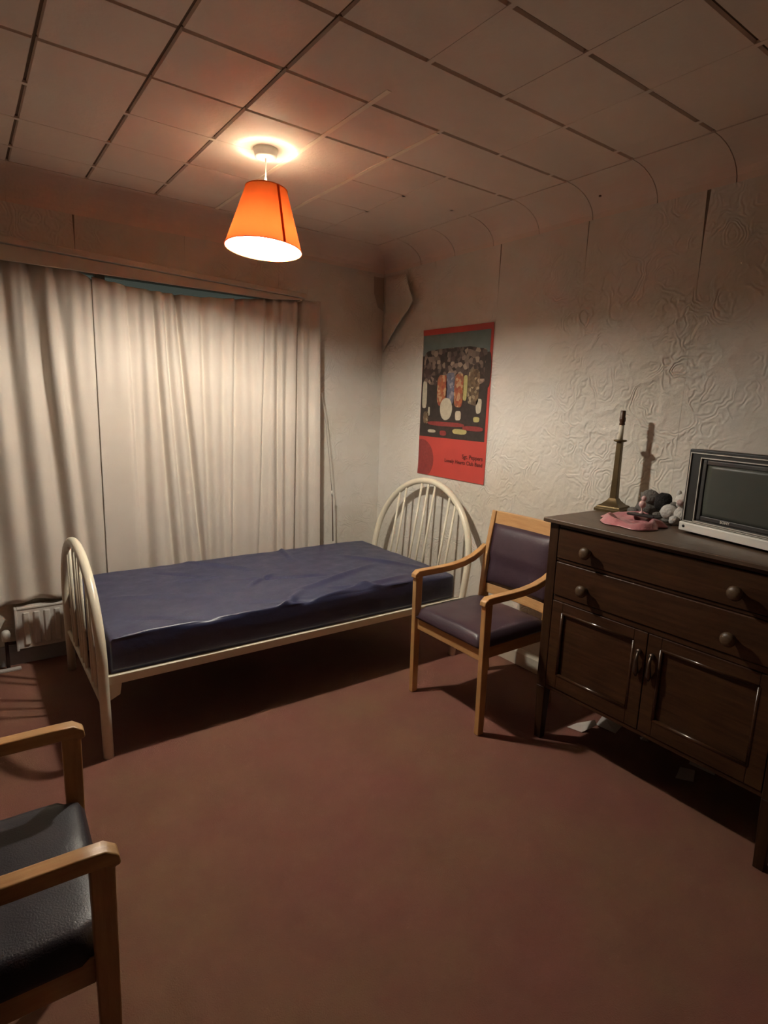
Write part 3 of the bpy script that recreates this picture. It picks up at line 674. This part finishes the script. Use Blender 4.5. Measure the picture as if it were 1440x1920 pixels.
# ------------------------------------------------------------------ things on the chest
# lamp base without shade
tl = thing('table_lamp', 'tarnished brass candlestick lamp without shade on the chest of drawers', 'lamp', (-.018, -1.885, DZ), math.radians(8))
def sq(bm, prof):
    rings = [[bm.verts.new((sx*h, sy*h, z)) for sx, sy in ((-1, -1), (1, -1), (1, 1), (-1, 1))] for h, z in prof]
    for a, b in zip(rings, rings[1:]):
        for k in range(4): bm.faces.new((a[k], a[(k+1) % 4], b[(k+1) % 4], b[k]))
    bm.faces.new(rings[0][::-1]); bm.faces.new(rings[-1])
bm = B(); sq(bm, [(.062, 0), (.062, .012), (.056, .016), (.052, .024), (.040, .030), (.024, .046), (.017, .058)]); obj('base', bm, 'brass', tl, bevel=.0015)
bm = B(); sq(bm, [(.0155, .056), (.0125, .18), (.0115, .312)]); obj('column', bm, 'brass', tl, bevel=.002)
bm = B(); lathe(bm, [(.010, .308), (.026, .314), (.029, .318), (.026, .321), (.012, .322)], 20); obj('drip_pan', bm, 'brass', tl, smooth=True)
bm = B(); lathe(bm, [(.0105, .320), (.0100, .388)], 16); obj('candle_sleeve', bm, 'candle', tl, smooth=True)
bm = B(); lathe(bm, [(.012, .386), (.013, .390), (.011, .398), (.0135, .404), (.0135, .418), (.011, .421), (.0115, .446), (.010, .450)], 14); obj('bulb_socket', bm, 'bakelite', tl, smooth=True)
# television
TVY = math.radians(-11.9)
tv = thing('television', 'old portable black and silver television on the right end of the chest', 'television', (-.222, -2.497, DZ), TVY)
# local: -x is the screen side, +y towards the window, width .43
tw, th = .215, .318
bm = B(); prism(bm, [(.0, .010), (.0, th), (.10, th-.004), (.235, th-.060), (.235, .035), (.10, .010)], 1, -tw, tw); obj('cabinet', bm, 'tvbrown', tv, bevel=.006)
bm = B(); prism(bm, [(-.014, .010), (-.014, th), (.004, th), (.004, .010)], 1, -tw, tw); obj('front_surround', bm, 'tvblack', tv, bevel=.004)
def frame(bm, x0, x1, y0, y1, z0, z1, t):
    for a, b in (((y0, z0), (y0+t, z1)), ((y1-t, z0), (y1, z1)), ((y0+t, z1-t), (y1-t, z1)), ((y0+t, z0), (y1-t, z0+t))): box(bm, (x0, a[0], a[1]), (x1, b[0], b[1]))
bm = B(); frame(bm, -.019, -.012, -tw+.010, tw-.010, .046, th-.012, .003); obj('outer_trim', bm, 'silver', tv)
bm = B(); frame(bm, -.021, -.012, -tw+.020, tw-.055, .052, th-.028, .003); obj('inner_trim', bm, 'silver', tv)
bm = B(); frame(bm, -.020, -.010, -tw+.030, tw-.066, .062, th-.036, .016); obj('bezel', bm, 'tvgrey', tv, bevel=.003)
bm = B(); g = {}; ya, yb_, za, zb_ = -tw+.044, tw-.080, .076, th-.050
for i in range(13):
    for j in range(13):
        u, v = 2*i/12-1, 2*j/12-1; g[i, j] = bm.verts.new((-.013-.006*(1-u*u*.7-v*v*.3)*1.0, ya+(yb_-ya)*i/12, za+(zb_-za)*j/12))
for i in range(12):
    for j in range(12): bm.faces.new((g[i, j], g[i+1, j], g[i+1, j+1], g[i, j+1]))
obj('screen', bm, 'screen', tv, smooth=True, solid=.002)
bm = B(); prism(bm, [(-.022, .010), (-.022, .040), (-.012, .044), (-.012, .010)], 1, -tw, tw); strip = obj('control_strip', bm, 'silver_strip', tv, bevel=.002)
bm = B(); tube(bm, [(-.0215, tw-.020, .027), (-.0235, tw-.020, .027)], .0052, 12); obj('socket', bm, 'tvblack', strip, smooth=True)
for sx in (.01, .17):
    for sy in (-.17, .17): bm = B(); lathe(bm, [(.012, 0), (.012, .014)], 10, (sx, sy, 0)); obj('foot', bm, 'tvblack', tv)
text_mesh('SONY', .0135, 'brand_lettering', 'silver', tv, Matrix.Translation((-.0206, .052, .0655)) @ Matrix(((0, 0, -1, 0), (-1, 0, 0, 0), (0, 1, 0, 0), (0, 0, 0, 1))), .0004)

# pink polythene bag, crumpled flat
bm = B(); n, m_ = 40, 26; g = {}
for i in range(n+1):
    for j in range(m_+1):
        a = 2*PI*i/n; s = j/m_; R_ = (.118+.020*math.sin(2*a+.6)+.012*math.sin(5*a+1)+.006*math.sin(9*a))*s
        x, y = R_*math.cos(a)*1.05, R_*math.sin(a)*1.22
        cre = abs(noise.noise(Vector((x*16, y*16, 5.2))))*.026+abs(noise.noise(Vector((x*34, y*34, 1.2))))*.010
        rim = .030*math.exp(-((s-.80)/.16)**2)*(.65+.35*math.sin(3*a+.5)); z = .003+(cre*.6+rim+.004)*(1-s**7)
        g[i, j] = bm.verts.new((x, y, z))
for i in range(n):
    for j in range(m_):
        if j == 0: bm.faces.new((g[i, 0], g[i, 1], g[i+1, 1])) if False else None
        else: bm.faces.new((g[i, j], g[i, j+1], g[i+1, j+1], g[i+1, j]))
bmesh.ops.remove_doubles(bm, verts=bm.verts, dist=.0004)
bag = tag(obj('plastic_bag', bm, 'bagpink', smooth=True, solid=.0012, loc=(-.215, -2.100, DZ)), 'crumpled pink polythene bag lying in front of the soft toys', 'bag')
# dark wallet on the bag
bm = B(); box(bm, (-.036, -.056, 0), (.036, .056, .011)); wa = tag(obj('wallet', bm, 'wallet', bevel=.004, loc=(-.165, -2.118, DZ+.026)), 'flat black wallet lying on the pink bag', 'wallet'); wa.rotation_euler = (0, .10, .12)
# pale pink figurine
fg = thing('figurine', 'tiny pale pink figurine standing on the black wallet', 'figurine', (-.165, -2.108, DZ+.038))
bm = B(); lathe(bm, [(.011, 0), (.011, .003), (.003, .006), (.0028, .022), (.010, .026), (.0145, .034), (.014, .044), (.008, .052)], 16); obj('body', bm, 'figpink', fg, smooth=True)
bm = B(); blob(bm, (.002, -.003, .062), (.011, .0105, .012), .05, 1, 2); obj('head', bm, 'figpink', fg, smooth=True)
# soft toys
t1 = thing('soft_toy', 'grey and black furry soft toy slumped behind the pink bag', 'soft toy', (-.005, -2.052, DZ), .2)
bm = B(); blob(bm, (.0, .012, .034), (.042, .050, .034), .22, 3); obj('body', bm, 'fur_grey', t1, smooth=True)
bm = B(); blob(bm, (.0, .002, .084), (.034, .044, .032), .22, 5); obj('head', bm, 'fur_grey', t1, smooth=True)
bm = B(); blob(bm, (-.012, -.052, .076), (.032, .036, .036), .25, 8); blob(bm, (-.004, -.094, .058), (.018, .020, .016), .2, 2, 2); obj('mane', bm, 'fur_black', t1, smooth=True)
bm = B(); blob(bm, (-.02, .060, .018), (.026, .028, .018), .2, 4, 2); obj('paw', bm, 'fur_grey', t1, smooth=True)
bm = B(); blob(bm, (-.03, -.045, .016), (.026, .022, .016), .2, 6, 2); obj('paw', bm, 'fur_grey', t1, smooth=True)
t2 = thing('soft_toy', 'white ribbed ball-shaped soft toy just right of the black furry mane', 'soft toy', (-.045, -2.160, DZ), .1)
bm = B(); r = bmesh.ops.create_uvsphere(bm, u_segments=36, v_segments=16, radius=1)
for v in bm.verts:
    a = math.atan2(v.co.y, v.co.x); k = 1-.07*abs(math.sin(a*3.5)); v.co = Vector((v.co.x*.034*k, v.co.y*.036*k, .042+v.co.z*.033))
obj('body', bm, 'fur_white', t2, smooth=True)
bm = B(); blob(bm, (0, 0, .008), (.026, .028, .009), .1, 1, 2); obj('base', bm, 'fur_grey', t2, smooth=True)
bm = B(); blob(bm, (.010, -.012, .076), (.015, .018, .010), .2, 2, 2); obj('tuft', bm, 'fur_grey', t2, smooth=True)
t3 = thing('soft_toy', 'off-white soft toy with pinkish face squeezed against the television side', 'soft toy', (-.055, -2.222, DZ), 0)
bm = B(); blob(bm, (.0, 0, .040), (.032, .032, .040), .34, 7); obj('body', bm, 'fur_white', t3, smooth=True)
bm = B(); blob(bm, (.004, .004, .098), (.032, .032, .030), .34, 9); obj('head', bm, 'fur_white', t3, smooth=True)
for q in (-.022, .024): bm = B(); blob(bm, (.004, q+.004, .126), (.009, .011, .014), .1, 3, 2); obj('ear', bm, 'fur_white', t3, smooth=True)
bm = B(); blob(bm, (-.024, .004, .094), (.013, .016, .014), .15, 2, 2); obj('face', bm, 'fur_pink', t3, smooth=True)
bm = B(); blob(bm, (-.036, .016, .020), (.021, .020, .020), .12, 4, 2); obj('paw', bm, 'fur_white', t3, smooth=True)

# ------------------------------------------------------------------ poster (plain abstract stand-in print)
po = thing('poster', 'tall red-edged poster pinned to the embossed wall above the bed head', 'poster', (WX, -.655, 1.452))
PW, PH = .311, .463     # half sizes; local: y to the window is +, z up
def sheet(name, mat, y0, y1, z0, z1, off, parent, n=24):
    bm = B(); g = {}
    for i in range(n+1):
        for j in range(n+1):
            y = y0+(y1-y0)*i/n; z = z0+(z1-z0)*j/n
            lift = .0015+.004*max(0, (abs(z)-.38)/.08)**2
            g[i, j] = bm.verts.new((-lift-off-.001, y, z))
    for i in range(n):
        for j in range(n): bm.faces.new((g[i, j], g[i+1, j], g[i+1, j+1], g[i, j+1]))
    return obj(name, bm, mat, parent, smooth=True)
pp = sheet('paper', 'poster_red', -PW, PW, -PH, PH, 0, po)
pic0, pic1 = -.213, .428
sheet('print_background', 'poster_dark', -PW+.020, PW-.002, pic0, pic1, .0006, pp)
sheet('print_sky', 'poster_sky', -PW+.020, PW-.002, .300, pic1, .0010, pp)
def patch(name, mat, cy, cz, ry, rz, off=.0016, seed=0, k=18, p=2.4):
    bm = B(); c = []
    for i in range(k):
        a = 2*PI*i/k; ca, sa = math.cos(a), math.sin(a)
        q = 1+.10*noise.noise(Vector((ca*1.5+seed, sa*1.5, seed*2.3)))
        y = cy+ry*q*math.copysign(abs(ca)**(2/p), ca); z = cz+rz*q*math.copysign(abs(sa)**(2/p), sa)
        lift = .0015+.004*max(0, (abs(z)-.38)/.08)**2
        c.append(bm.verts.new((-lift-off-.001, y, z)))
    bm.faces.new(c); return obj(name, bm, mat, pp)
patch('print_patch', 'poster_mottle', .010, .225, .285, .115, .0018, 3, 40, 5)
patch('print_patch', 'poster_dark', -.285, .20, .024, .10, .0022, 5, 20, 3)
rnd = random.Random(4)
for mt, cy, cz, ry, rz in (('poster_or', .105, .085, .046, .095), ('poster_bl', .030, .095, .038, .10), ('poster_or', -.050, .085, .040, .10), ('poster_tan', -.175, .105, .050, .105), ('poster_cr', .272, .055, .024, .085), ('poster_yel', -.105, .10, .018, .075)):
    patch('print_patch', mt, cy, cz, ry, rz, .0022, rnd.random()*9, 18, 4)
patch('print_disc', 'poster_cr', .058, -.030, .056, .070, .0028, 2, 28, 2)
for mt, cy, cz, ry, rz in (('poster_cr', -.055, -.068, .026, .030), ('poster_cr', -.228, -.005, .024, .045), ('poster_yel', -.215, -.085, .026, .016), ('poster_dkred', .06, -.125, .17, .014), ('poster_dkred', -.19, -.140, .09, .014), ('poster_cr', .185, -.175, .040, .010), ('poster_yel', -.075, -.165, .065, .016), ('poster_dkred', .075, -.182, .030, .016), ('poster_tan', .25, -.09, .026, .04), ('poster_cr', .222, -.05, .010, .03)):
    patch('print_patch', mt, cy, cz, ry, rz, .0022, rnd.random()*9, 18, 3)
# dark red quarter disc in the lower margin and the caption lines
bm = B(); c = []; cy, cz, R_ = PW-.03, -.365, .120
for i in range(30):
    a = 2*PI*i/30; y = min(PW-.001, cy+R_*math.cos(a)*1.05); z = max(-PH+.001, cz+R_*math.sin(a)*1.1)
    lift = .0015+.004*max(0, (abs(z)-.38)/.08)**2; c.append(bm.verts.new((-lift-.0016, y, z)))
bm.faces.new(c); obj('print_disc', bm, 'poster_dkred', pp)
TM = Matrix(((0, 0, -1, 0), (-1, 0, 0, 0), (0, 1, 0, 0), (0, 0, 0, 1)))
text_mesh('Sgt. Peppers', .036, 'caption', 'ink', pp, Matrix.Translation((-.0042, -.290, -.325)) @ TM, .0006, 'RIGHT')
text_mesh('Lonely Hearts Club Band', .033, 'caption', 'ink', pp, Matrix.Translation((-.0042, -.290, -.362)) @ TM, .0006, 'RIGHT')

# ------------------------------------------------------------------ litter under the chest
def scrap(name, loc, pts, rz, label, lift=.012, mat='scrap'):
    bm = B(); n = len(pts); c = bm.verts.new((0, 0, lift)); vv = [bm.verts.new((x, y, z)) for x, y, z in pts]
    for i in range(n): bm.faces.new((c, vv[i], vv[(i+1) % n]))
    o = obj(name, bm, mat, solid=.0012, loc=loc); o.rotation_euler = (0, 0, rz); return tag(o, label, 'paper')
scrap('paper_scrap', (-.185, -1.955, .001), [(-.05, .045, .001), (-.03, -.02, .001), (.03, -.055, .035), (.05, -.03, .042), (.0, .03, .012)], 0, 'long curled strip of dirty paper under the chest, nearest its left leg', .016)
scrap('paper_card', (-.06, -2.01, .001), [(-.04, .045, .008), (-.045, -.045, .001), (.04, -.05, .001), (.045, .04, .022)], .3, 'bent pale card on the floor under the left door of the chest', .012)
scrap('paper_ball', (-.02, -2.165, .001), [(-.018, .010, .001), (-.010, -.018, .001), (.014, -.014, .001), (.018, .008, .001), (.0, .02, .001)], .3, 'tiny crumpled paper bit under the meeting of the two doors', .018)
scrap('paper_scrap', (-.125, -2.40, .001), [(-.045, .030, .001), (-.030, -.035, .001), (.045, -.035, .008), (.035, .020, .010), (-.01, .025, .003)], .4, 'flat pale paper scrap lying alone under the right door of the chest', .005)
scrap('paper_strip', (-.02, -2.42, .001), [(-.008, .05, .001), (-.008, -.05, .001), (.008, -.05, .012), (.008, .05, .012)], .1, 'thin paper strip behind the lone scrap under the chest', .006)
